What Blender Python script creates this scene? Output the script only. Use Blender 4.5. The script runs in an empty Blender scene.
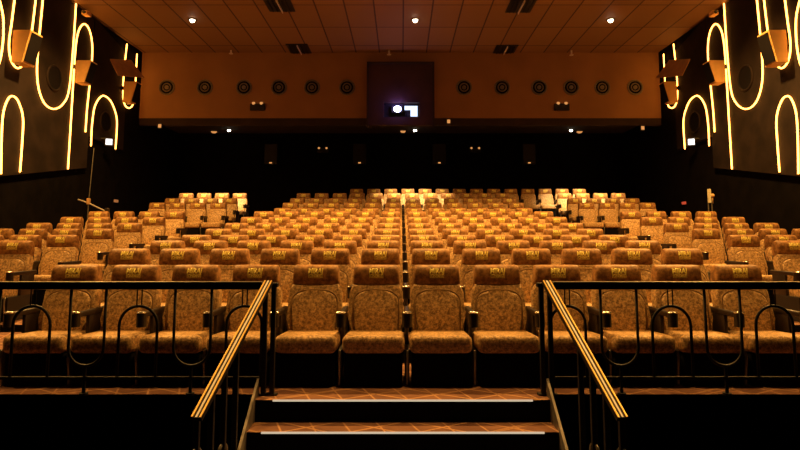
import bpy, bmesh, math, random
from mathutils import Vector, Matrix
random.seed(4)
SC = bpy.context.scene
COL = SC.collection
PI = math.pi

# ------------------------------------------------------------------ camera, world, exposure
PITCH = math.radians(6.0)
F = 601.7
PX0, PY0 = 401.5, 173.4          # principal point of the (cropped) frame
CAMP = Vector((-0.05, 0.0, 1.30))
cam = bpy.data.cameras.new('camera'); camo = bpy.data.objects.new('camera', cam)
COL.objects.link(camo); SC.camera = camo
camo.location = CAMP; camo.rotation_euler = (PI / 2 + PITCH, 0, 0)
cam.sensor_width = 36.0; cam.lens = F / 800 * 36.0
cam.shift_x = -(PX0 - 400) / 800; cam.shift_y = -(225 - PY0) / 800
cam.clip_end = 200

w = bpy.data.worlds.new('world'); SC.world = w; w.use_nodes = True
w.node_tree.nodes['Background'].inputs[0].default_value = (1.0, 0.55, 0.25, 1)
w.node_tree.nodes['Background'].inputs[1].default_value = 0.003

SC.view_settings.view_transform = 'Standard'
SC.view_settings.look = 'None'
SC.view_settings.exposure = 0.0
SC.view_settings.gamma = 1.0
SC.view_settings.use_curve_mapping = False

WARM = (1.0, 0.53, 0.135)
LED_STRENGTH = 11.0
LED_COL = (1.0, 0.37, 0.055)
# real downlights of the hall: (x, y, watts, cone degrees, tilt in x degrees)
CEIL_Z = 7.55
DOWNLIGHTS = [(x, y) for y in (5.5, 8.9, 13.0, 16.85) for x in (-6.1, 0.35, 6.0)]
DOWN_W = {5.5: 1150, 8.9: 2100, 13.0: 2200, 16.85: 8000}
DOWN_CONE = {5.5: 90, 8.9: 145, 13.0: 145, 16.85: 32}
DOWN_TILT = {5.5: 0, 8.9: 4, 13.0: 0, 16.85: 32}
DOWN_BLEND = {5.5: .7, 8.9: .7, 13.0: .7, 16.85: 1.0}
SOFFIT_W = 130

def ray(px, py):
    u = (px - PX0) / F; v = (PY0 - py) / F
    return Vector((u, math.cos(PITCH) - v * math.sin(PITCH), math.sin(PITCH) + v * math.cos(PITCH)))
def at_x(px, py, X):
    d = ray(px, py); return CAMP + d * ((X - CAMP.x) / d.x)
def at_y(px, py, Y):
    d = ray(px, py); return CAMP + d * (Y / d.y)
def at_z(px, py, Z):
    d = ray(px, py); return CAMP + d * ((Z - CAMP.z) / d.z)

# ------------------------------------------------------------------ helpers
def link(o, parent=None):
    COL.objects.link(o)
    if parent is not None: o.parent = parent
    return o
def obj(name, bm, mats, parent=None, smooth=False, loc=None):
    me = bpy.data.meshes.new(name)
    bmesh.ops.recalc_face_normals(bm, faces=bm.faces[:])
    bm.to_mesh(me); bm.free()
    for m in (mats if isinstance(mats, (list, tuple)) else [mats]): me.materials.append(m)
    if smooth:
        me.polygons.foreach_set('use_smooth', [True] * len(me.polygons))
        if smooth == 'auto':
            try: me.set_sharp_from_angle(angle=math.radians(38))
            except Exception: pass
    o = bpy.data.objects.new(name, me)
    link(o, parent)
    if loc is not None: o.location = loc
    return o
def tag(o, label, cat, group=None, kind=None):
    o['label'] = label; o['category'] = cat
    if group: o['group'] = group
    if kind: o['kind'] = kind
    return o
def thing(name, label, cat, loc=(0, 0, 0), rz=0.0, group=None):
    o = bpy.data.objects.new(name, None); o.empty_display_size = 0.1
    COL.objects.link(o); o.location = loc; o.rotation_euler = (0, 0, rz)
    return tag(o, label, cat, group)
def struct(o):
    o['kind'] = 'structure'; return o
def copy_tree(o, parent=None):
    c = o.copy(); COL.objects.link(c)
    if parent is not None: c.parent = parent
    for ch in list(o.children): copy_tree(ch, c)
    return c

def box(bm, c, s, rot=None, bevel=0.0, seg=2):
    r = bmesh.ops.create_cube(bm, size=1.0)
    vs = r['verts']
    M = Matrix.Translation(c) @ (rot.to_4x4() if rot else Matrix.Identity(4)) @ Matrix.Diagonal((s[0], s[1], s[2], 1))
    bmesh.ops.transform(bm, matrix=M, verts=vs)
    if bevel > 0:
        es = list({e for v in vs for e in v.link_edges})
        bmesh.ops.bevel(bm, geom=es, offset=bevel, segments=seg, profile=0.5, affect='EDGES', clamp_overlap=True)
def bx(bm, x0, x1, y0, y1, z0, z1, **k):
    box(bm, ((x0 + x1) / 2, (y0 + y1) / 2, (z0 + z1) / 2), (x1 - x0, y1 - y0, z1 - z0), **k)
def tube(bm, pts, r, n=8, cap=True, r2=None):
    pts = [Vector(p) for p in pts]; rings = []
    L = len(pts); prev = None
    for i, p in enumerate(pts):
        t = (pts[min(i + 1, L - 1)] - pts[max(i - 1, 0)]).normalized()
        if prev is None:
            a = Vector((0, 0, 1)) if abs(t.z) < 0.9 else Vector((1, 0, 0))
            a = (a - t * a.dot(t)).normalized()
        else:
            a = prev - t * prev.dot(t); a = a.normalized()
        prev = a; b = t.cross(a)
        rb = r2 if r2 else r
        rings.append([bm.verts.new(p + a * r * math.cos(2 * PI * k / n) + b * rb * math.sin(2 * PI * k / n)) for k in range(n)])
    for i in range(L - 1):
        for k in range(n):
            bm.faces.new((rings[i][k], rings[i][(k + 1) % n], rings[i + 1][(k + 1) % n], rings[i + 1][k]))
    if cap:
        bm.faces.new(rings[0][::-1]); bm.faces.new(rings[-1])
def cyl(bm, p0, p1, r, n=16): tube(bm, [p0, p1], r, n)
def ring(bm, c, axis, R, r, n=24, m=8):
    axis = Vector(axis).normalized()
    a = Vector((0, 0, 1)) if abs(axis.z) < .9 else Vector((1, 0, 0))
    a = (a - axis * a.dot(axis)).normalized(); b = axis.cross(a); rs = []
    for i in range(n):
        t = 2 * PI * i / n; d = a * math.cos(t) + b * math.sin(t)
        rs.append([bm.verts.new(Vector(c) + d * (R + r * math.cos(2 * PI * k / m)) + axis * r * math.sin(2 * PI * k / m)) for k in range(m)])
    for i in range(n):
        for k in range(m):
            bm.faces.new((rs[i][k], rs[i][(k + 1) % m], rs[(i + 1) % n][(k + 1) % m], rs[(i + 1) % n][k]))
def prism(bm, poly, v):
    """closed polygon (3D points) swept by v"""
    a = [bm.verts.new(p) for p in poly]; v = Vector(v)
    b = [bm.verts.new(Vector(p) + v) for p in poly]
    bm.faces.new(a[::-1]); bm.faces.new(b); n = len(a)
    for i in range(n): bm.faces.new((a[i], a[(i + 1) % n], b[(i + 1) % n], b[i]))
def smooth_path(pts, step=6):
    P = [Vector(p) for p in pts]; out = []
    for i in range(len(P) - 1):
        p0 = P[max(i - 1, 0)]; p1 = P[i]; p2 = P[i + 1]; p3 = P[min(i + 2, len(P) - 1)]
        for k in range(step):
            t = k / step
            out.append(0.5 * ((2 * p1) + (p2 - p0) * t + (2 * p0 - 5 * p1 + 4 * p2 - p3) * t * t + (3 * p1 - p0 - 3 * p2 + p3) * t ** 3))
    out.append(P[-1]); return out

# ------------------------------------------------------------------ materials
def mat(name, col, rough=0.6, metal=0.0, var=0.0, scale=6.0, bump=0.0, sheen=0.0, col2=None, spec=0.5, detail=4.0, rnd=False, grain=0.5, lo=0.36, hi=0.64):
    m = bpy.data.materials.new(name); m.use_nodes = True
    nt = m.node_tree; N = nt.nodes; L = nt.links; b = N['Principled BSDF']
    b.inputs['Base Color'].default_value = (*col, 1); b.inputs['Roughness'].default_value = rough
    b.inputs['Metallic'].default_value = metal
    b.inputs['Specular IOR Level'].default_value = spec
    if sheen:
        b.inputs['Sheen Weight'].default_value = sheen; b.inputs['Sheen Roughness'].default_value = 0.4
        b.inputs['Sheen Tint'].default_value = (1.0, 0.75, 0.45, 1)
    tc = N.new('ShaderNodeTexCoord'); nz = N.new('ShaderNodeTexNoise')
    nz.inputs['Scale'].default_value = scale; nz.inputs['Detail'].default_value = detail; nz.inputs['Roughness'].default_value = grain
    src = tc.outputs['Object']
    if rnd:
        oi = N.new('ShaderNodeObjectInfo'); mu = N.new('ShaderNodeMath'); mu.operation = 'MULTIPLY'; mu.inputs[1].default_value = 37.0
        L.new(oi.outputs['Random'], mu.inputs[0]); va = N.new('ShaderNodeVectorMath'); va.operation = 'ADD'
        L.new(tc.outputs['Object'], va.inputs[0]); L.new(mu.outputs[0], va.inputs[1]); src = va.outputs[0]
    L.new(src, nz.inputs['Vector'])
    if col2 is None: col2 = tuple(c * (1 - var) for c in col)
    cr = N.new('ShaderNodeValToRGB')
    cr.color_ramp.elements[0].position = lo; cr.color_ramp.elements[0].color = (*col2, 1)
    cr.color_ramp.elements[1].position = hi; cr.color_ramp.elements[1].color = (*col, 1)
    L.new(nz.outputs['Fac'], cr.inputs['Fac']); L.new(cr.outputs['Color'], b.inputs['Base Color'])
    if bump:
        bp = N.new('ShaderNodeBump'); bp.inputs['Strength'].default_value = bump; bp.inputs['Distance'].default_value = 0.01
        L.new(nz.outputs['Fac'], bp.inputs['Height']); L.new(bp.outputs['Normal'], b.inputs['Normal'])
    return m
def emit(name, col, s):
    m = bpy.data.materials.new(name); m.use_nodes = True
    b = m.node_tree.nodes['Principled BSDF']
    b.inputs['Base Color'].default_value = (*[c * .15 for c in col], 1); b.inputs['Roughness'].default_value = 0.4
    b.inputs['Emission Color'].default_value = (*col, 1); b.inputs['Emission Strength'].default_value = s
    return m

M = {}
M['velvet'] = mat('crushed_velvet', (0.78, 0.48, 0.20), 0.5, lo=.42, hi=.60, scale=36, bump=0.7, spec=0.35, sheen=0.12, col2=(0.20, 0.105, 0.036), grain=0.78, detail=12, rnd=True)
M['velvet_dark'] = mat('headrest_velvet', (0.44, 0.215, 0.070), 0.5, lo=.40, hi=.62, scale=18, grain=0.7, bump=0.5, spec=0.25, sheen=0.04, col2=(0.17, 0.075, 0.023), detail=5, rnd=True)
M['piping'] = mat('piping_cord', (0.40, 0.23, 0.09), 0.6, var=0.2)
M['logo'] = mat('yellow_thread', (1.0, 0.80, 0.18), 0.45, var=0.1, scale=60)
M['arm'] = mat('armrest_leather', (0.022, 0.013, 0.009), 0.38, var=0.3)
M['chrome'] = mat('polished_steel', (0.75, 0.70, 0.62), 0.22, metal=1.0, var=0.1)
M['black'] = mat('black_plastic', (0.012, 0.010, 0.009), 0.5, var=0.3)
M['blackmetal'] = mat('black_painted_steel', (0.014, 0.010, 0.008), 0.55, var=0.3, spec=0.3)
M['topmetal'] = mat('highlit_top_rail_steel', (0.03, 0.022, 0.016), 0.3, var=0.3)  # lighter, glossier rail steel; top highlight partly put into its colour
M['greymetal'] = mat('brushed_grey_steel', (0.30, 0.27, 0.22), 0.35, metal=0.7, var=0.3, scale=20)
M['brass'] = mat('polished_brass', (0.95, 0.58, 0.12), 0.35, metal=0.35, var=0.15, scale=15)
M['whitestrip'] = mat('white_grip_strip', (0.90, 0.84, 0.80), 0.4, var=0.05)
M['wall'] = mat('black_wall_fabric', (0.006, 0.0045, 0.004), 0.95, var=0.4, scale=3, spec=0.05)
M['panel'] = mat('brown_wall_panel', (0.024, 0.0145, 0.010), 0.8, spec=0.15, var=0.45, scale=2.2, bump=0.1)
M['fascia'] = mat('brown_painted_bulkhead', (0.42, 0.22, 0.09), 0.75, var=0.12, scale=1.2)
M['soffit'] = mat('dark_brown_soffit', (0.05, 0.03, 0.02), 0.85, var=0.3, scale=2)
M['booth'] = mat('dark_maroon_booth', (0.07, 0.028, 0.02), 0.7, var=0.3, scale=2)
M['speaker'] = mat('tan_speaker_cabinet', (0.80, 0.46, 0.15), 0.55, var=0.12, scale=5)
M['grille'] = mat('speaker_grille', (0.008, 0.006, 0.006), 0.7, var=0.3, scale=40, spec=.1)
M['board'] = mat('tan_reflector_board', (0.50, 0.27, 0.10), 0.65, var=0.2)
M['riser'] = mat('black_carpet_riser', (0.006, 0.005, 0.005), 0.95, var=0.3, scale=30, spec=0.05)
M['stringer'] = mat('worn_grey_stringer', (0.26, 0.22, 0.18), 0.45, metal=0.4, var=0.5, scale=9)
M['led'] = emit('amber_led_tube', LED_COL, LED_STRENGTH)
M['lamp'] = emit('warm_lamp_lens', (1.0, 0.86, 0.62), 14.0)
M['tinylamp'] = emit('orange_indicator', (1.0, 0.42, 0.12), 0.7)
M['dimlamp'] = emit('dim_orange_indicator', (1.0, 0.38, 0.12), 0.3)
M['redlamp'] = emit('red_indicator', (1.0, 0.12, 0.05), 0.5)
M['nosing'] = emit('cream_step_light', (1.0, 0.80, 0.55), 0.6)
M['exit'] = emit('white_exit_face', (0.92, 0.95, 1.0), 2.2)
M['projector'] = emit('projector_beam', (0.55, 0.55, 1.0), 14.0)
M['port'] = emit('lit_port_glass', (0.62, 0.78, 1.0), 1.6)

def ceiling_mat():
    m = mat('brown_ceiling_tiles', (0.36, 0.17, 0.075), 0.7)
    nt = m.node_tree; N = nt.nodes; L = nt.links; b = N['Principled BSDF']
    tc = N.new('ShaderNodeTexCoord'); br = N.new('ShaderNodeTexBrick')
    br.offset = 0.0; br.squash = 1.0
    br.inputs['Scale'].default_value = 1.0; br.inputs['Brick Width'].default_value = 0.80; br.inputs['Row Height'].default_value = 1.75
    br.inputs['Mortar Size'].default_value = 0.022; br.inputs['Mortar Smooth'].default_value = 0.1
    br.inputs['Color1'].default_value = (0.32, 0.175, 0.07, 1); br.inputs['Color2'].default_value = (0.27, 0.145, 0.058, 1)
    br.inputs['Mortar'].default_value = (0.07, 0.03, 0.015, 1)
    L.new(tc.outputs['Object'], br.inputs['Vector']); L.new(br.outputs['Color'], b.inputs['Base Color'])
    return m
M['ceiling'] = ceiling_mat()

def carpet_mat():
    m = mat('patterned_carpet', (0.1, 0.05, 0.02), 0.95)
    nt = m.node_tree; N = nt.nodes; L = nt.links; b = N['Principled BSDF']
    tc = N.new('ShaderNodeTexCoord'); sp = N.new('ShaderNodeSeparateXYZ'); L.new(tc.outputs['Object'], sp.inputs[0])
    def mth(op, a, bb):
        n = N.new('ShaderNodeMath'); n.operation = op
        for i, v in enumerate((a, bb)):
            if v is None: continue
            if hasattr(v, 'links'): L.new(v, n.inputs[i])
            else: n.inputs[i].default_value = v
        return n.outputs[0]
    fac = None
    for ax, ay, wd in ((1.9, 3.1, .035), (1.9, -3.1, .035), (3.8, 1.3, .03), (0.9, -1.5, .015)):
        s = mth('ADD', mth('MULTIPLY', sp.outputs[0], ax), mth('MULTIPLY', sp.outputs[1], ay))
        d = mth('ABSOLUTE', mth('SUBTRACT', mth('FRACT', s, None), 0.5), None)
        ln = mth('LESS_THAN', d, wd)
        fac = ln if fac is None else mth('MAXIMUM', fac, ln)
    nz = N.new('ShaderNodeTexNoise'); nz.inputs['Scale'].default_value = 3.0; L.new(tc.outputs['Object'], nz.inputs['Vector'])
    r1 = N.new('ShaderNodeValToRGB'); r1.color_ramp.elements[0].position = .4; r1.color_ramp.elements[1].position = .6
    r1.color_ramp.elements[0].color = (0.13, 0.050, 0.026, 1); r1.color_ramp.elements[1].color = (0.20, 0.085, 0.042, 1)
    L.new(nz.outputs['Fac'], r1.inputs['Fac'])
    mx = N.new('ShaderNodeMix'); mx.data_type = 'RGBA'
    L.new(fac, mx.inputs[0]); L.new(r1.outputs['Color'], mx.inputs[6]); mx.inputs[7].default_value = (0.38, 0.19, 0.085, 1)
    L.new(mx.outputs[2], b.inputs['Base Color'])
    return m
M['carpet'] = carpet_mat()

# ------------------------------------------------------------------ setting
XL, XR = -8.9, 8.72
Y_FRONT = -3.0
Y_FASCIA = 20.0
Y_BACK = 23.6
Z_SOF = 5.28
Z_LOW = -0.85
PLAT_Y = 5.155
ROW_Y = [6.0, 7.15, 8.3, 9.45, 10.6, 11.75, 12.9, 14.05, 16.25, 17.4, 18.55, 19.7, 20.85]
ROW_Z = [0, .137, .224, .305, .417, .544, .697, .865, 1.047, 1.256, 1.457, 1.697, 1.93]
ROW_FRONT = 0.76
CX = 5.0     # half width of the centre terraces (aisle included)

# floor: stepped profile, carpet on the treads, black risers
def terrace(bm, x0, x1, levels, y_end, z_bot):
    for i, (y, z) in enumerate(levels):
        y1 = levels[i + 1][0] if i + 1 < len(levels) else y_end
        a = [bm.verts.new(p) for p in ((x0, y, z), (x1, y, z), (x1, y1, z), (x0, y1, z))]
        f = bm.faces.new(a); f.material_index = 0
        zb = levels[i - 1][1] if i else z_bot
        b_ = [bm.verts.new(p) for p in ((x0, y, zb), (x1, y, zb), (x1, y, z), (x0, y, z))]
        f = bm.faces.new(b_); f.material_index = 1
        for xx in (x0, x1):
            c = [bm.verts.new(p) for p in ((xx, y, z_bot), (xx, y1, z_bot), (xx, y1, z), (xx, y, z))]
            f = bm.faces.new(c); f.material_index = 1
bm = bmesh.new()
lv = [(PLAT_Y, 0.0)] + [(ROW_Y[i] - ROW_FRONT, ROW_Z[i]) for i in range(1, 13)]
terrace(bm, -CX, CX, lv, Y_BACK, Z_LOW)
lvs = [(PLAT_Y, 0.0)] + [(ROW_Y[i] - ROW_FRONT, ROW_Z[i]) for i in range(1, 13) if i != 8]
terrace(bm, XL, -CX, lvs, Y_BACK, Z_LOW); terrace(bm, CX, XR, lvs, Y_BACK, Z_LOW)
a = [bm.verts.new(p) for p in ((XL, Y_FRONT, Z_LOW), (XR, Y_FRONT, Z_LOW), (XR, PLAT_Y, Z_LOW), (XL, PLAT_Y, Z_LOW))]
f = bm.faces.new(a); f.material_index = 1
struct(obj('floor', bm, [M['carpet'], M['riser']]))

# staircase down from the platform
NOSE = [(4.98, 0.0), (4.73, -.17), (4.48, -.34), (4.23, -.51), (3.98, -.68)]
SL, SR = -1.22, 1.14
bm = bmesh.new()
yb = PLAT_Y
for y, z in NOSE:
    for f4, mi in ((((SL, y, z), (SR, y, z), (SR, PLAT_Y, z), (SL, PLAT_Y, z)), 0), (((SL, y, z - .17), (SR, y, z - .17), (SR, y, z), (SL, y, z)), 1)):
        f = bm.faces.new([bm.verts.new(p) for p in f4]); f.material_index = mi
for s in (SL, SR):
    pts = [(s, PLAT_Y, Z_LOW), (s, PLAT_Y, 0)]
    for y, z in NOSE: pts += [(s, y, z), (s, y, z - .17)]
    f = bm.faces.new([bm.verts.new(p) for p in pts]); f.material_index = 1
struct(obj('floor_stairs', bm, [M['carpet'], M['riser']]))
names = ['top', 'second', 'third', 'fourth', 'lowest']
for (y, z), nm, hw in zip(NOSE, names, (1.04, 1.07, 1.07, 1.07, 1.07)):
    bm = bmesh.new(); bx(bm, -hw - .04, hw - .04, y - .010, y - .001, z - .010, z + .003)
    tag(obj('step_light_strip', bm, M['nosing']), 'thin cream light strip along the nosing of the %s stair tread' % nm, 'step light', 'lit nosings of the stairs')

# walls
def wallbox(name, x0, x1, y0, y1, z0, z1, m):
    bm = bmesh.new(); bx(bm, x0, x1, y0, y1, z0, z1); return struct(obj(name, bm, m))
wallbox('wall_left', XL - .2, XL, Y_FRONT, Y_BACK, Z_LOW, CEIL_Z + .3, M['wall'])
wallbox('wall_right', XR, XR + .2, Y_FRONT, Y_BACK, Z_LOW, CEIL_Z + .3, M['wall'])
wallbox('wall_back', XL, XR, Y_BACK, Y_BACK + .2, 1.5, Z_SOF + .1, M['wall'])
wallbox('ceiling', XL, XR, Y_FRONT, Y_FASCIA + .1, CEIL_Z, CEIL_Z + .3, M['ceiling'])
wallbox('wall_bulkhead', XL, XR, Y_FASCIA, Y_FASCIA + .2, Z_SOF, CEIL_Z, M['fascia'])
wallbox('ceiling_soffit', XL, XR, Y_FASCIA + .2, Y_BACK, Z_SOF + .1, Z_SOF + .25, M['soffit'])
wallbox('trim_soffit', XL, XR, Y_FASCIA + .02, Y_FASCIA + .2, Z_SOF - .24, Z_SOF, M['soffit'])

# big wall panels with the amber LED lines; traced on the wall plane, mirrored for the right wall
def mirror_x(x): return XR - (x - XL)
PT = 0.10
for side, nm in ((1, 'left'), (-1, 'right')):
    XW = XL if side == 1 else XR
    pA = [at_x(0, 176, XL), at_x(84, 168, XL), at_x(84, 20, XL)]
    y1 = at_x(84, 150, XL).y
    zA = pA[0].z - (pA[1].z - pA[0].z) / (pA[1].y - pA[0].y) * (pA[0].y - 9.0)
    bm = bmesh.new()
    prism(bm, [(XW, 9.0, zA), (XW, y1, pA[1].z), (XW, y1, 7.5), (XW, 9.0, 7.5)], (side * PT, 0, 0))
    tag(obj('wall_panel', bm, M['panel']), 'tall brown %s wall panel with slanted bottom edge and amber light lines' % nm, 'wall panel', 'brown panels of the side walls')
    q0 = at_x(85, 136, XL); q1 = at_x(120, 150, XL)
    bm = bmesh.new()
    prism(bm, [(XW, y1 + .03, q0.z), (XW, q1.y, q1.z), (XW, q1.y, 7.1), (XW, y1 + .03, 7.5)], (side * PT, 0, 0))
    tag(obj('wall_panel', bm, M['panel']), 'short brown %s wall panel near the exit sign, behind the arched light' % nm, 'wall panel', 'brown panels of the side walls')

LEDS = [
 ('hooked amber light line cut by the edge of the picture', [(-5, -14), (0, 2), (3, 16), (3.5, 30), (2.5, 46), (-.5, 62), (-6, 73)]),
 ('narrow U-shaped amber light line beside the nearest speaker', [(16, -12), (12, 20), (9, 44), (11, 60), (17, 68), (23, 65), (27, 56), (32, 30), (37, -12)]),
 ('large U-shaped amber light line hanging around the big round port', [(44, -12), (39, 40), (37, 70), (39, 90), (45, 104), (54, 109), (63, 104), (69, 90), (73, 50), (77, -12)]),
 ('tall hook-shaped amber light line bending over the middle speaker', [(68, 169), (71, 120), (74, 70), (76, 44), (79, 30), (84, 24), (89, 29), (92, 42), (92, 60), (89.5, 86), (87, 110), (85.5, 132)]),
 ('arched amber light line low on the nearest panel', [(1, 174), (1.5, 140), (3, 115), (7, 101), (12, 96), (18, 101), (23, 118), (22, 145), (20, 172)]),
 ('arched amber light line over the exit sign', [(91, 146), (92, 125), (95, 106), (102, 96), (109, 99), (114, 108), (117, 122), (115.5, 149)]),
 ('farthest U-shaped amber light line behind the slanted board', [(127, 44), (124, 72), (123, 95), (125, 105), (129, 108), (133, 104), (135, 90), (137, 54)]),
]
for side, nm in ((1, 'left'), (-1, 'right')):
    for i, (lab, pp) in enumerate(LEDS):
        pts = []
        for px, py in pp:
            P = at_x(px, py, XL + PT + .023)
            pts.append(P if side == 1 else Vector((mirror_x(P.x), P.y, P.z)))
        for P in pts: P.z = min(P.z, CEIL_Z - .03)
        bm = bmesh.new(); tube(bm, smooth_path(pts, 6), 0.019, 8)
        tag(obj('led_light_line', bm, M['led'], smooth=True), lab.replace(' amber', ' amber', 1) + ' on the %s wall' % nm, 'light line', 'amber light lines on the side walls')
    # round ports in the panels
    for (px, py, r, lab) in ((54, 78, .31, 'large round dark port inside the big U-shaped light'), (105, 122, .29, 'small round dark port under the arched light')):
        P = at_x(px, py, XL + PT); X = P.x if side == 1 else mirror_x(P.x)
        t = thing('round_wall_speaker', lab + ' on the %s wall' % nm, 'speaker', (X, P.y, P.z), 0, 'round ports in the side wall panels')
        bm = bmesh.new(); ring(bm, (0.01 * side, 0, 0), (1, 0, 0), r, .03, 32, 8); obj('rim', bm, M['panel'], t, smooth=True)
        bm = bmesh.new(); cyl(bm, (0, 0, 0), (.02 * side, 0, 0), r * .97, 32); obj('grille', bm, M['grille'], t)
    # wedge shaped surround speakers
    for k, (px, py, wd, hh, lab) in enumerate(((27, 49, .44, .74, 'nearest'), (86, 73, .36, .60, 'middle'), (132, 93, .34, .66, 'farthest'))):
        P = at_x(px, py, XL + .42); X = P.x if side == 1 else mirror_x(P.x)
        t = thing('surround_speaker', 'tan wedge-shaped surround speaker, %s of three on the %s wall' % (lab, nm), 'speaker', (X, P.y, P.z), 0, 'wedge speakers on the side walls')
        bm = bmesh.new(); s = side
        prism(bm, [(-.20 * s, -wd / 2, hh / 2), (.21 * s, -wd / 2, hh / 2), (.05 * s, -wd / 2, -hh / 2), (-.20 * s, -wd / 2, -hh / 2)], (0, wd, 0))
        bmesh.ops.bevel(bm, geom=bm.edges[:], offset=.012, segments=2, affect='EDGES')
        obj('cabinet', bm, M['speaker'], t)
        bm = bmesh.new()
        d = Vector((.16 * s, 0, hh)).normalized(); nrm = Vector((hh * s, 0, -.16 )).normalized()
        c = Vector((.13 * s, 0, 0)) + nrm * .008
        h2 = hh * .45; w2 = wd * .44
        prism(bm, [c + d * h2 + Vector((0, -w2, 0)), c + d * h2 + Vector((0, w2, 0)), c - d * h2 + Vector((0, w2, 0)), c - d * h2 + Vector((0, -w2, 0))], nrm * .012)
        obj('grille', bm, M['grille'], t)
        bm = bmesh.new(); bx(bm, -.32 if s > 0 else .19, -.19 if s > 0 else .32, -.14 if k == 1 else -.10, -.10 if k == 1 else -.03, .08, .20, bevel=.01); obj('bracket', bm, M['black'], t)
    # slanted board above the last speaker
    pp = [at_x(110, 60, XL + .19), at_x(131, 61, XL + .19)]
    a0, a1 = pp[0], pp[1]
    b0 = at_y(118, 76, a0.y + .15); b1 = at_y(144, 78, a1.y + .15)
    quad = [a0, a1, b1, b0]
    if side == -1: quad = [Vector((mirror_x(p.x), p.y, p.z)) for p in quad]
    bm = bmesh.new(); prism(bm, quad, (0, 0, .035))
    tag(obj('reflector_board', bm, M['board']), 'slanted tan board projecting above the farthest speaker on the %s wall' % nm, 'board', 'slanted boards above the last speakers')
    # small camera high on the wall
    P = at_x(87, 14, XL + .25); X = P.x if side == 1 else mirror_x(P.x)
    t = thing('wall_camera', 'small tan camera on a bracket high on the %s wall' % nm, 'camera', (X, P.y, P.z), 0, 'small cameras high on the side walls')
    bm = bmesh.new(); bx(bm, -.08, .08, -.14, .10, -.06, .06, bevel=.015); obj('body', bm, M['speaker'], t)
    bm = bmesh.new(); cyl(bm, (0, -.19, 0), (0, -.13, 0), .045, 14); obj('lens', bm, M['black'], t)
    bm = bmesh.new(); cyl(bm, (0, .03, 0), (-.22 * side, .03, .08), .018, 8); obj('bracket', bm, M['black'], t)
    # exit sign
    P = at_x(109, 142, XL + .30); X = P.x if side == 1 else mirror_x(P.x)
    t = thing('exit_sign', 'small lit white exit sign below the arched light on the %s wall' % nm, 'sign', (X, P.y, P.z), math.radians(25 * side), 'lit exit signs')
    bm = bmesh.new(); bx(bm, -.11, .11, -.03, .03, -.12, .12, bevel=.01); obj('housing', bm, M['black'], t)
    bm = bmesh.new(); bx(bm, -.085, .085, -.038, -.031, -.085, .085); obj('lit_face', bm, M['exit'], t)
    bm = bmesh.new(); bx(bm, -.335 if side > 0 else .05, -.05 if side > 0 else .335, 0, .02, .08, .115) ; obj('bracket', bm, M['black'], t)

# ------------------------------------------------------------------ bulkhead fittings
for px, lab in zip((167, 205, 244, 279, 312, 347, 464, 502, 539, 571, 602, 635),
        ('leftmost', 'second from the left', 'third from the left, above left emergency light', 'fourth from the left', 'fifth from the left', 'just left of the projection booth',
         'just right of the projection booth', 'fifth from the right', 'fourth from the right', 'third from the right, above right emergency light', 'second from the right', 'rightmost')):
    P = at_y(px, 87.5, Y_FASCIA)
    t = thing('round_bulkhead_speaker', 'round dark speaker on the brown bulkhead, %s' % lab, 'speaker', P, 0, 'round speakers along the bulkhead')
    bm = bmesh.new(); ring(bm, (0, -.02, 0), (0, 1, 0), .245, .032, 32, 8); obj('rim', bm, M['greymetal'], t, smooth=True)
    bm = bmesh.new(); cyl(bm, (0, -.012, 0), (0, 0, 0), .235, 32); obj('face', bm, M['grille'], t)
    bm = bmesh.new(); ring(bm, (0, -.03, 0), (0, 1, 0), .135, .022, 24, 8); cyl(bm, (0, -.05, 0), (0, -.01, 0), .07, 20); obj('cone', bm, M['greymetal'], t, smooth='auto')
for px, lab in ((258, 'left'), (561.5, 'right')):
    P = at_y(px, 107, Y_FASCIA)
    t = thing('emergency_light', 'black twin-lamp emergency light on the %s half of the bulkhead' % lab, 'emergency light', P, 0, 'twin emergency lights on the bulkhead')
    bm = bmesh.new(); bx(bm, -.25, .25, -.1, 0, -.13, .1, bevel=.015); obj('housing', bm, M['black'], t)
    for s in (-.13, .13):
        bm = bmesh.new(); cyl(bm, (s, -.14, .10), (s, -.04, .12), .045, 12); obj('lamp_head', bm, M['tinylamp'], t)
# booth in the middle of the bulkhead
P0 = at_y(368, 63, Y_FASCIA - .25); P1 = at_y(433.5, 125, Y_FASCIA - .25)
bt = thing('projection_booth', 'dark maroon projection booth hanging in the middle of the bulkhead', 'projection booth', ((P0.x + P1.x) / 2, Y_FASCIA, P1.z))
bw = (P1.x - P0.x) / 2; bh = P0.z - P1.z
pc = at_y(397.5, 110, Y_FASCIA - .05); qc = at_y(412, 111, Y_FASCIA - .05)
lx0, lx1 = at_y(384, 110, Y_FASCIA).x - bt.location.x, at_y(419, 110, Y_FASCIA).x - bt.location.x
lz0, lz1 = at_y(400, 118.5, Y_FASCIA).z - bt.location.z, at_y(400, 104, Y_FASCIA).z - bt.location.z
bm = bmesh.new()
yf = -.25
bx(bm, -bw, lx0, yf, 0, 0, bh); bx(bm, lx1, bw, yf, 0, 0, bh); bx(bm, lx0, lx1, yf, 0, 0, lz0); bx(bm, lx0, lx1, yf, 0, lz1, bh)
obj('shell', bm, M['booth'], bt)
bm = bmesh.new()
for s in (-1, 1): bx(bm, s * bw - .035, s * bw + .035, yf - .06, yf + .02, -.08, bh + .03)
bx(bm, -bw, bw, yf - .06, yf + .02, bh - .04, bh + .03)
obj('frame', bm, M['soffit'], bt)
bm = bmesh.new(); bx(bm, lx0, lx1, -.03, 0, lz0, lz1); obj('port_back', bm, M['black'], bt)
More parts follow.
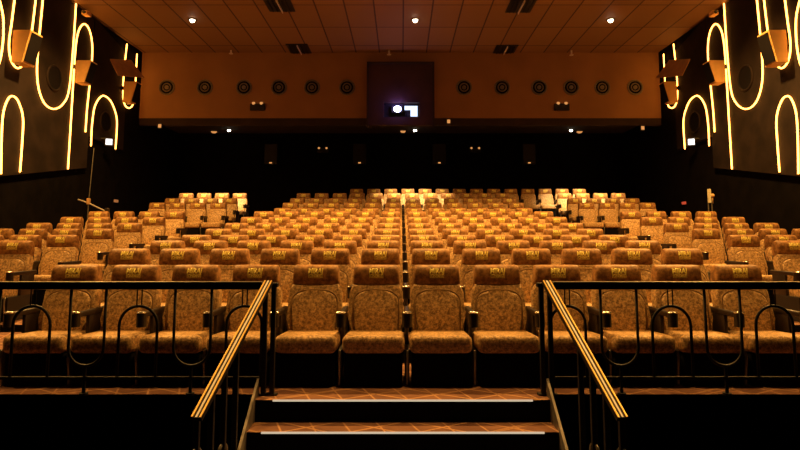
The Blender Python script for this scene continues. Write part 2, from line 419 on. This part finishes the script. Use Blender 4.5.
# L-shaped lit part of the port
bm = bmesh.new()
g0 = at_y(404.5, 106, Y_FASCIA - .05) - bt.location; g1 = at_y(417.5, 116.5, Y_FASCIA - .05) - bt.location; gm = at_y(410.5, 110, Y_FASCIA - .05) - bt.location
bx(bm, g0.x, g1.x, -.06, -.04, gm.z, g0.z); bx(bm, gm.x, g1.x, -.06, -.04, g1.z, gm.z)
obj('lit_port', bm, M['port'], bt)
pr = thing('projector', 'glowing blue-white projector lens in the booth window', 'projector', (pc.x, Y_FASCIA - .06, pc.z))
bm = bmesh.new(); bmesh.ops.create_uvsphere(bm, u_segments=20, v_segments=12, radius=.115); bmesh.ops.scale(bm, vec=(1.1, .6, .95), verts=bm.verts[:]); bmesh.ops.translate(bm, vec=(0, -.16, 0), verts=bm.verts[:])
obj('lens', bm, M['projector'], pr, smooth=True)
bm = bmesh.new(); bx(bm, -.22, .18, -.13, 0, -.13, .12, bevel=.02); obj('body', bm, M['black'], pr)
ld = bpy.data.lights.new('projector_glow', 'POINT'); ld.energy = 8; ld.color = (0.32, 0.22, 1.0); ld.shadow_soft_size = .1
lo = bpy.data.objects.new('projector_glow', ld); link(lo, pr); lo.location = (0, -.36, .10)

# ------------------------------------------------------------------ ceiling fittings
def downlight(x, y, z, watts, label, colour=WARM, lens=.085, vis=True, cone=120, tilt=0, grp='recessed ceiling downlights', blend=.6):
    t = thing('downlight', label, 'downlight', (x, y, z), 0, grp)
    bm = bmesh.new(); ring(bm, (0, 0, -.01), (0, 0, 1), lens + .02, .018, 20, 6); obj('trim_ring', bm, M['blackmetal'], t, smooth=True)
    bm = bmesh.new(); bmesh.ops.create_uvsphere(bm, u_segments=18, v_segments=10, radius=lens * .85); bmesh.ops.translate(bm, vec=(0, 0, -.02), verts=bm.verts[:]); obj('lens', bm, M['lamp'], t, smooth=True)
    l = bpy.data.lights.new('downlight_beam', 'SPOT'); l.energy = watts; l.color = colour; l.spot_size = math.radians(cone); l.spot_blend = blend; l.shadow_soft_size = .12
    o = bpy.data.objects.new('downlight_beam', l); link(o, t); o.location = (0, 0, -.13); o.rotation_euler = (math.radians(tilt), 0, 0)
    return t
colname = {0: 'left', 1: 'middle', 2: 'right'}
rown = {5.5: 'first row, over the stairs', 8.9: 'second row, over the front seats', 13.0: 'third row', 16.85: 'last row before the bulkhead'}
for i, (x, y) in enumerate(DOWNLIGHTS):
    downlight(x, y, CEIL_Z, DOWN_W[y] * ((1.1 if i % 3 == 1 else .7) if y < 6 else 1), 'round ceiling downlight, %s column, %s' % (colname[i % 3], rown[y]), cone=(min(DOWN_CONE[y], 100) if i % 3 == 1 else DOWN_CONE[y]), tilt=DOWN_TILT[y], blend=DOWN_BLEND[y], colour=(1.0, .72, .36) if y > 16 else WARM)
for px, nm in ((229, 'left'), (415, 'middle'), (571, 'right')):
    P = at_z(px, 129.5, Z_SOF + .1)
    downlight(P.x, P.y, Z_SOF + .1, SOFFIT_W, 'bright white downlight under the rear soffit, %s of three' % nm, colour=(1.0, .72, .36), lens=.075, cone=64, tilt=-26, grp='downlights under the rear soffit', blend=.5)
for px, py, nm in ((214, 131.5, 'left'), (403, 131, 'middle'), (579.5, 131.5, 'right')):
    P = at_z(px, py, Z_SOF + .1)
    bm = bmesh.new(); cyl(bm, (0, 0, -.06), (0, 0, 0), .07, 14); bx(bm, -.1, .1, -.06, .06, -.03, 0)
    tag(obj('soffit_indicator', bm, M['tinylamp'], loc=P), 'tiny dim orange light beside the %s soffit downlight' % nm, 'small light', 'tiny orange lights under the soffit')
for px, py, Y, nm in ((160.5, 126, Y_FASCIA + .02, 'by the left end of the bulkhead edge'), (448.5, 121.5, Y_FASCIA + .02, 'just right of the booth'), (642, 128, Y_FASCIA + .02, 'by the right end of the bulkhead edge')):
    P = at_y(px, py, Y)
    bm = bmesh.new(); bx(bm, -.07, .07, -.06, 0, -.1, .09, bevel=.01)
    t = tag(obj('small_wall_light', bm, M['black'], loc=P), 'small boxed orange light %s' % nm, 'small light', 'small boxed lights on the bulkhead edge')
    bm = bmesh.new(); bx(bm, -.05, .05, -.075, -.061, -.07, .05); obj('lamp_face', bm, M['tinylamp'], t)
for px, py, nm in ((231, 52, 'left'), (389, 53, 'middle'), (571.5, 53.5, 'right')):
    P = at_y(px, py - 1, Y_FASCIA - .25)
    bm = bmesh.new(); cyl(bm, (0, 0, -.09), (0, 0, CEIL_Z - P.z), .03, 10); cyl(bm, (0, 0, -.1), (0, 0, -.08), .07, 12)
    tag(obj('ceiling_sprinkler', bm, M['whitestrip'], loc=P), 'small bright sprinkler where ceiling meets bulkhead, %s of three' % nm, 'sprinkler', 'sprinklers at the ceiling edge')
for px, py, w_, nm in ((279, 4, .72, 'upper left'), (299, 48.5, .72, 'lower left'), (521, 5, .70, 'upper right'), (505, 49.5, .72, 'lower right')):
    P = at_z(px, py, CEIL_Z)
    t = thing('ceiling_vent', 'black square ceiling vent with a thin bright fin, %s of four' % nm, 'vent', P, 0, 'black square vents in the ceiling')
    bm = bmesh.new(); bx(bm, -w_ / 2, w_ / 2, -.5, .5, -.03, 0, bevel=.01); obj('frame', bm, M['black'], t)
    for sx in (-.24, -.12, .12, .24):
        bm = bmesh.new(); bx(bm, sx - .008, sx + .008, -.44, .44, -.06, -.03); obj('slat', bm, M['blackmetal'], t)
    bm = bmesh.new(); bx(bm, .0, .022, -.46, .46, -.09, -.03); obj('fin', bm, M['whitestrip'], t)
# things on the dark back wall
for px, nm in ((323, 'left'), (475, 'right')):
    P = at_y(px, 149.5, Y_BACK)
    t = thing('emergency_light', 'dim twin-lamp emergency light on the dark back wall, %s one' % nm, 'emergency light', P, 0, 'twin emergency lights on the back wall')
    bm = bmesh.new(); bx(bm, -.22, .22, -.08, 0, -.12, .05, bevel=.01); obj('housing', bm, M['black'], t)
    for s in (-.15, .15):
        bm = bmesh.new(); cyl(bm, (s, -.12, .04), (s, -.03, .05), .04, 10); obj('lamp_head', bm, M['tinylamp'], t)
for px, nm in ((272, 'leftmost'), (360, 'second from the left'), (439, 'third from the left'), (528, 'rightmost')):
    P = at_y(px, 163.5, Y_BACK)
    t = thing('back_wall_speaker', 'black box speaker with a tiny light on the dark back wall, %s' % nm, 'speaker', P, 0, 'box speakers on the back wall')
    bm = bmesh.new(); bx(bm, -.25, .25, -.25, 0, -.05, .75, bevel=.02); obj('cabinet', bm, M['black'], t)
    bm = bmesh.new(); bx(bm, -.05, .05, -.27, -.25, -.03, .02); obj('indicator', bm, M['tinylamp'], t)
for px, py, side, m, nm in ((116, 201, 1, 'dimlamp', 'tiny orange light low on the left wall'), (684, 203, -1, 'redlamp', 'tiny red light low on the right wall')):
    P = at_x(px, py, XL + .02 if side == 1 else XR - .02)
    bm = bmesh.new(); bx(bm, -.03, .03, -.10, .10, -.04, .04, bevel=.01)
    tag(obj('wall_indicator', bm, M[m], loc=P), nm, 'small light')
# pole with crossed arms at the left end of row eight, card stand on the right
p0 = at_y(87.5, 212, 15.3); fz = ROW_Z[7]
t = thing('microphone_stand', 'thin metal pole with crossed arms beside the left wall', 'stand', (p0.x, p0.y, fz))
top = at_y(94, 148, 15.3) - t.location; crs = at_y(88.5, 203, 15.3) - t.location
bm = bmesh.new(); tube(bm, [(0, 0, 0), crs, top], .011, 8); obj('pole', bm, M['greymetal'], t)
a = at_y(78, 199.5, 15.3) - t.location; b_ = at_y(107, 212, 15.2) - t.location
bm = bmesh.new(); tube(bm, [a, crs, b_], .018, 8); obj('cross_arm', bm, mat('pale_painted_tube', (.42, .36, .30), .6, var=.2), t)
bm = bmesh.new(); bx(bm, -.04 + crs.x, .04 + crs.x, -.04, .04, crs.z - .04, crs.z + .12, bevel=.015); obj('clamp', bm, M['board'], t)
bm = bmesh.new(); bx(bm, b_.x - .05, b_.x + .05, b_.y - .04, b_.y + .04, b_.z - .05, b_.z + .10, bevel=.015); obj('end_cap', bm, M['arm'], t)
for k in range(3):
    an = k * 2 * PI / 3
    bm = bmesh.new(); tube(bm, [(0, 0, .18), (.28 * math.cos(an), .28 * math.sin(an), .01)], .012, 6); obj('leg', bm, M['greymetal'], t)
p0 = at_y(710.5, 212, 15.3)
t = thing('aisle_stand', 'small metal stand with upright pale card beside the right wall', 'stand', (p0.x, p0.y, fz))
bm = bmesh.new()
for s in (-.045, .045): tube(bm, [(s, 0, 0), (s, 0, at_y(710, 200, 15.3).z - fz)], .014, 8)
obj('post', bm, M['greymetal'], t)
c0 = at_y(708, 189, 15.3) - t.location; c1 = at_y(711, 203, 15.3) - t.location
bm = bmesh.new(); bx(bm, c0.x - .03, c0.x + .06, -.03, -.01, c1.z, c0.z, bevel=.005); obj('card', bm, mat('pale_card', (.75, .66, .42), .6, var=.3, scale=30), t)
hd = at_y(712.5, 195.5, 15.3) - t.location
bm = bmesh.new(); bmesh.ops.create_uvsphere(bm, u_segments=12, v_segments=8, radius=.05); bmesh.ops.translate(bm, vec=hd, verts=bm.verts[:]); tube(bm, [hd, (hd.x, 0, hd.z - .2)], .012, 6); obj('knob', bm, M['speaker'], t, smooth=True)
bm = bmesh.new(); bx(bm, -.15, .15, -.12, .12, 0, .015); obj('base', bm, M['blackmetal'], t)

# ------------------------------------------------------------------ seats
PITCHX = .593
HR_C = (0.03, 0.908)     # headrest roll centre (y, z)
HA, HB, HN = .085, .115, 2.5
def hr_front(z, inset=0.0):
    q = min(.98, abs(z - HR_C[1]) / HB)
    return HR_C[0] - HA * (1 - q ** HN) ** (1 / HN)
def headrest_mesh():
    bm = bmesh.new(); rings = []; n = 28; W = .226
    xs = [-1, -.985, -.95, -.88, -.7, -.35, 0, .35, .7, .88, .95, .985, 1]
    sc = [.55, .74, .88, .97, 1, 1.0, 1.01, 1.0, 1, .97, .88, .74, .55]
    for x, s in zip(xs, sc):
        r = []
        for k in range(n):
            t = 2 * PI * k / n; c, sn = math.cos(t), math.sin(t)
            yy = HR_C[0] + HA * s * math.copysign(abs(c) ** (2 / HN), c)
            zz = HR_C[1] + HB * (s * .35 + .65 if s < 1 else s) * math.copysign(abs(sn) ** (2 / HN), sn)
            wsc = 1.0 + .035 * (HR_C[1] - zz) / HB
            r.append(bm.verts.new((x * W * wsc, yy, zz)))
        rings.append(r)
    for i in range(len(rings) - 1):
        for k in range(n): bm.faces.new((rings[i][k], rings[i][(k + 1) % n], rings[i + 1][(k + 1) % n], rings[i + 1][k]))
    bm.faces.new(rings[0]); bm.faces.new(rings[-1][::-1]); return bm
def logo_mesh():
    def txt(s, size, x, z, ext=0.0):
        cu = bpy.data.curves.new('t', 'FONT'); cu.body = s; cu.size = size; cu.align_x = 'CENTER'; cu.offset = ext; cu.resolution_u = 2
        o = bpy.data.objects.new('t', cu); COL.objects.link(o); dg = bpy.context.evaluated_depsgraph_get()
        me = bpy.data.meshes.new_from_object(o.evaluated_get(dg)); bpy.data.objects.remove(o)
        b = bmesh.new(); b.from_mesh(me); bpy.data.meshes.remove(me)
        xs = [v.co.x for v in b.verts]; w0 = max(xs) - min(xs)
        for v in b.verts: v.co = Vector((v.co.x, 0, v.co.y + z))
        return b, w0
    out = bmesh.new()
    for s, size, z, wid, ext in (('MIRAJ', .070, .943, .142, .0026), ('CINEMAS', .034, .9075, .118, .0006)):
        b, w0 = txt(s, size, 0, z, ext)
        k = wid / w0
        for v in b.verts:
            v.co.x *= k
            if s == 'MIRAJ': v.co.x += (v.co.z - .96) * .12
        me = bpy.data.meshes.new('tmp'); b.to_mesh(me); b.free(); out.from_mesh(me); bpy.data.meshes.remove(me)
    for x0, x1, z0, z1 in ((-.068, .068, .932, .936), (-.068, .068, .899, .903), (-.068, -.064, .903, .932), (.064, .068, .903, .932)):
        vs = [out.verts.new(p) for p in ((x0, 0, z0), (x1, 0, z0), (x1, 0, z1), (x0, 0, z1))]; out.faces.new(vs)
    for i in range(14):
        bmesh.ops.bisect_plane(out, geom=out.verts[:] + out.edges[:] + out.faces[:], plane_co=(0, 0, .901 + i * .0075), plane_no=(0, 0, 1))
    g = bmesh.ops.extrude_face_region(out, geom=out.faces[:])
    nv = [e for e in g['geom'] if isinstance(e, bmesh.types.BMVert)]
    for v in out.verts: v.co.y = 0.002
    for v in nv: v.co.y = -0.003
    for v in out.verts: v.co.y += hr_front(v.co.z)
    return out
TILT = math.atan(.10 / .38)
def on_back(x, u, d):
    """point on the reclined back: u up from its foot, d toward the viewer"""
    return Vector((x, -.135 + u * math.sin(TILT) - d * math.cos(TILT), .40 + u * math.cos(TILT) + d * math.sin(TILT)))
def slab(bm, outline, d0, d1, bev):
    a = [bm.verts.new(on_back(x, u, d0)) for x, u in outline]; b_ = [bm.verts.new(on_back(x, u, d1)) for x, u in outline]
    bm.faces.new(a); ft = bm.faces.new(b_[::-1]); n = len(a)
    for i in range(n): bm.faces.new((a[i], b_[i], b_[(i + 1) % n], a[(i + 1) % n]))
    if bev: bmesh.ops.bevel(bm, geom=list(ft.edges), offset=bev, segments=3, profile=.5, affect='EDGES')
def arch(w0, w1, u0, u1, us, n=12):
    o = [(-w0, u0), (w0, u0), (w1, us)]
    for k in range(1, n): t = PI * k / n; o.append((w1 * math.copysign(abs(math.cos(t)) ** .75, math.cos(t)), us + (u1 - us) * math.sin(t) ** .8))
    o.append((-w1, us)); return o
SEAT_PARTS = {}
def make_seat(name, label, left_arm=False):
    t = thing(name, label, 'cinema seat')
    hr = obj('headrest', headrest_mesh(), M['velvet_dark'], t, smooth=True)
    lg = obj('embroidered_logo', logo_mesh(), M['logo'], hr); lg['label'] = 'yellow embroidered lettering'
    bm = bmesh.new(); slab(bm, [(-.245, -.05), (.245, -.05), (.262, .12), (.258, .38), (.225, .455), (-.225, .455), (-.258, .38), (-.262, .12)], -.075, .03, .03)
    br = obj('backrest', bm, M['velvet'], t, smooth='auto')
    bm = bmesh.new(); slab(bm, arch(.205, .215, -.02, .385, .26), .02, .052, .022)
    obj('back_pad', bm, M['velvet'], br, smooth='auto')
    bm = bmesh.new(); o = arch(.213, .223, -.02, .395, .265); pts = [on_back(x, u, .033) for x, u in o[1:]] + [on_back(-.213, -.02, .033)]
    tube(bm, pts, .006, 6); obj('piping', bm, M['piping'], br, smooth=True)
    bm = bmesh.new(); slab(bm, [(-.24, -.1), (.24, -.1), (.24, .42), (.20, .56), (-.20, .56), (-.24, .42)], -.10, -.076, 0)
    obj('back_shell', bm, M['black'], t)
    bm = bmesh.new(); r = bmesh.ops.create_cube(bm, size=1)
    bmesh.ops.transform(bm, matrix=Matrix.Translation((0, -.385, .365)) @ Matrix.Diagonal((.545, .53, .155, 1)), verts=bm.verts[:])
    for v in bm.verts:
        if v.co.y > -.3: v.co.z -= .03
    bmesh.ops.bevel(bm, geom=bm.edges[:], offset=.05, segments=5, profile=.5, affect='EDGES')
    bmesh.ops.triangulate(bm, faces=[f for f in bm.faces if len(f.verts) > 4])
    obj('seat_cushion', bm, M['velvet'], t, smooth=True)
    bm = bmesh.new(); bx(bm, -.255, .255, -.605, -.14, 0, .29, bevel=.012); obj('seat_base', bm, M['riser'], t)
    for s in ((-1, 1) if left_arm else (1,)):
        bm = bmesh.new(); X = s * PITCHX / 2
        bx(bm, X - .026, X + .026, -.50, .02, .575, .625, bevel=.014, seg=3)
        bx(bm, X - .017, X + .017, -.30, -.02, .30, .58, bevel=.008)
        ar = obj('armrest', bm, M['arm'], t, smooth='auto')
        bm = bmesh.new(); cyl(bm, (X, -.52, .50), (X, -.52, .622), .044, 18)
        ch = obj('cup_holder', bm, M['arm'], ar, smooth='auto')
        bm = bmesh.new(); ring(bm, (X, -.52, .625), (0, 0, 1), .040, .007, 20, 6)
        cr = obj('cup_ring', bm, M['chrome'], ar, smooth=True)
        bm = bmesh.new(); bx(bm, X - .02, X + .02, -.56, -.05, 0.0, .31, bevel=.008)
        lgm = obj('leg', bm, M['black'], t)
        bm = bmesh.new(); tube(bm, [Vector((X, y, z)) for y, z in smooth2([(-.585, .31), (-.60, .24), (-.585, .15), (-.572, .06), (-.572, .012)])], .011, 8)
        obj('leg_trim', bm, M['greymetal'], lgm, smooth=True)
    return t
def smooth2(p):
    return [(v.x, v.y) for v in smooth_path([(a, b, 0) for a, b in p], 4)]

ORD = ['front', 'second', 'third', 'fourth', 'fifth', 'sixth', 'seventh', 'eighth', 'ninth', 'tenth', 'eleventh', 'twelfth', 'thirteenth']
NTH = ['first', 'second', 'third', 'fourth', 'fifth', 'sixth', 'seventh']
base = make_seat('cinema_seat', 'seat')
base_left = make_seat('cinema_seat', 'seat', True)
used = {id(base): False, id(base_left): False}
def place(x, y, z, label, group, la=False):
    src = base_left if la else base
    if not used[id(src)]: o = src; used[id(src)] = True
    else: o = copy_tree(src)
    o.location = (x, y, z); o['label'] = label; o['group'] = group
    o.rotation_euler = (0, 0, 0)
for r in range(12):
    for k in range(12):
        x = (k - 5.5) * PITCHX
        side = 'left' if k < 6 else 'right'; n = (5 - k) if k < 6 else (k - 6)
        place(x, ROW_Y[r], ROW_Z[r], 'gold velvet cinema seat, %s row of centre block, %s %s of the seam' % (ORD[r], NTH[n], side), 'gold velvet seats of the centre block', k == 0)
for k in range(14):
    x = -1.61 + k * .595
    place(x, ROW_Y[12], ROW_Z[12], 'gold velvet cinema seat in the topmost row, %s from its left end' % (['first', 'second', 'third', 'fourth', 'fifth', 'sixth', 'seventh', 'eighth', 'ninth', 'tenth', 'eleventh', 'twelfth', 'thirteenth', 'fourteenth'][k]), 'gold velvet seats of the topmost row', k == 0)
for side, nm in ((-1, 'left'), (1, 'right')):
    for r in (2, 3, 4, 5, 6, 7, 9, 10, 11):
        for c in range(4):
            x = side * (5.30 + .05 * (side == -1) + c * .588)
            px = PX0 + F * (abs(x) - .30) / ROW_Y[r]
            if px > 812: continue
            la = (c == 3 and side == -1) or (c == 0 and side == 1)
            place(x, ROW_Y[r], ROW_Z[r], 'gold velvet cinema seat, %s row of %s side block, %s from aisle' % (ORD[r], nm, NTH[c]), 'gold velvet seats of the %s side block' % nm, la)

# ------------------------------------------------------------------ railings
YR = 5.125; ZR = .918
def railing(side):
    nm = 'left' if side < 0 else 'right'
    def X(px, py=290): return at_y(px, py, YR).x
    t = thing('guard_railing', 'black metal guard railing with arched bars along the platform edge, %s of the stairs' % nm, 'railing', (side * 1.2, YR, 0), 0, 'black guard railings at the platform edge')
    ox = side * 1.2
    xend = side * 7.6
    xin = side * 1.22
    lo, hi = min(xend, xin), max(xend, xin)
    bm = bmesh.new(); bx(bm, lo - ox, hi - ox, -.028, .028, ZR - .058, ZR, bevel=.005); obj('top_rail', bm, M['topmetal'], t)
    bm = bmesh.new(); bx(bm, lo - ox, hi - ox, -.030, .030, ZR, ZR + .007, bevel=.002); obj('rail_highlight', bm, M['greymetal'], t)  # added pale strip that draws the highlight along the rail top
    bm = bmesh.new(); bx(bm, lo - ox, hi - ox, -.012, .012, .125, .15, bevel=.004); obj('bottom_rail', bm, M['blackmetal'], t)
    if side < 0: arches = [(227, 262), (120, 158), (14, 51)]; us = [(175.6, 212), (71.6, 106.5), (-30, 1), (-134, -98), (-238, -202), (-342, -306), (-446, -410)]; arches += [(-92 - 104 * q, -55 - 104 * q) for q in range(4)]
    else: arches = [(550, 585), (651.5, 690), (755, 792)]; us = [(600, 636), (704, 739), (808, 844), (912, 948), (1016, 1052), (1120, 1156), (1224, 1260)]; arches += [(859 + 104 * q, 896 + 104 * q) for q in range(4)]
    for a, b_ in arches:
        x0, x1 = X(a, 310) - ox, X(b_, 310) - ox; r = (x1 - x0) / 2; c = (x0 + x1) / 2; zt = at_y(400, 306, YR).z
        pts = [(x0, 0, .14)] + [(c - r * math.cos(PI * k / 14), 0, zt - r + r * math.sin(PI * k / 14)) for k in range(15)] + [(x1, 0, .14)]
        bm = bmesh.new(); tube(bm, pts, .0125, 8); hp = obj('arched_bar', bm, M['blackmetal'], t, smooth=True)
        for s in (-.02, .02):
            bm = bmesh.new(); tube(bm, [(c + s, 0, zt), (c + s, 0, ZR - .03)], .006, 6); obj('short_rod', bm, M['blackmetal'], t, smooth=True)
    for a, b_ in us:
        x0, x1 = X(a) - ox, X(b_) - ox; r = (x1 - x0) / 2; c = (x0 + x1) / 2; zb = .235
        pts = [(x0, 0, ZR - .03)] + [(c - r * math.cos(PI * k / 14), 0, zb + r - r * math.sin(PI * k / 14)) for k in range(15)] + [(x1, 0, ZR - .03)]
        bm = bmesh.new(); tube(bm, pts, .0125, 8); obj('looped_bar', bm, M['blackmetal'], t, smooth=True)
        bm = bmesh.new(); cyl(bm, (c, 0, 0), (c, 0, zb + .01), .014, 10); cyl(bm, (c, 0, 0), (c, 0, .02), .035, 14); obj('foot_post', bm, M['blackmetal'], t, smooth='auto')
    for xx in (side * 1.19, side * 1.12):
        bm = bmesh.new(); bx(bm, xx - ox - .019, xx - ox + .019, -.02, .02, 0, ZR - .005, bevel=.004); bx(bm, xx - ox - .045, xx - ox + .045, -.03, .03, 0, .015); obj('end_post', bm, M['blackmetal'], t)
    bm = bmesh.new(); bx(bm, side * 1.155 - ox - .07, side * 1.155 - ox + .07, -.035, .035, ZR - .04, ZR - .002, bevel=.008); obj('end_cap', bm, M['blackmetal'], t)
    # sloping handrail
    A = Vector((side * 1.155 , 5.06, ZR + .020)); B = Vector((side * 1.345 + (.0), 3.93, .17))
    h = thing('stair_handrail', 'striped brass handrail sloping down the %s side of the stairs' % nm, 'handrail', (side * 1.2, 4.98, 0), 0, 'brass handrails of the stairs')
    o = Vector(h.location); A -= o; B -= o
    d = (B - A).normalized(); sd = d.cross(Vector((0, 0, 1))).normalized(); up = sd.cross(d).normalized()
    if up.z < 0: up = -up
    def strip(name, c0, wd, h0, h1, m):
        bm = bmesh.new(); q = [A + sd * (c0 - wd / 2) + up * h0, A + sd * (c0 + wd / 2) + up * h0, A + sd * (c0 + wd / 2) + up * h1, A + sd * (c0 - wd / 2) + up * h1]
        prism(bm, q, B - A); obj(name, bm, m, h)
    strip('rail_body', 0, .068, -.035, -.004, M['blackmetal'])
    strip('brass_strip', -.028, .011, -.006, .003, M['brass']); strip('brass_strip', .028, .011, -.006, .003, M['brass'])
    strip('white_strip', 0, .013, -.006, .001, M['whitestrip'])
    def railpt(s): return A + (B - A) * s
    k = 0
    for s in (.46, .62, .78, .95):
        P = railpt(s) - up * .03; yw = P.y + o.y; zf = max(Z_LOW, -.68 * (4.98 - yw) - .10)
        xs = P.x + side * .028
        bm = bmesh.new(); bx(bm, xs - .019, xs + .019, P.y - .019, P.y + .019, zf - .02, P.z, bevel=.004); obj('baluster', bm, M['blackmetal'], h)
        if k in (1, 3):
            bm = bmesh.new(); ring(bm, (xs, P.y, P.z - .28 if k == 3 else zf + .32), (1, .25 * side, 0), .05, .012, 18, 6); obj('scroll', bm, M['greymetal'], h, smooth=True)
        k += 1
    # stringer
    bm = bmesh.new(); x0 = SL if side < 0 else SR
    a = [(x0, 5.10, .14), (x0, 5.10, -.14), (x0, 3.75, -.14 - .92), (x0, 3.75, .14 - .92)]
    a = [(p[0], p[1], max(p[2], Z_LOW)) for p in a]
    prism(bm, a, (side * .02, 0, 0))
    tag(obj('stair_stringer', bm, M['stringer']), 'worn grey metal stringer along the %s side of the stairs' % nm, 'stringer', 'grey stringers of the stairs')
railing(-1); railing(1)
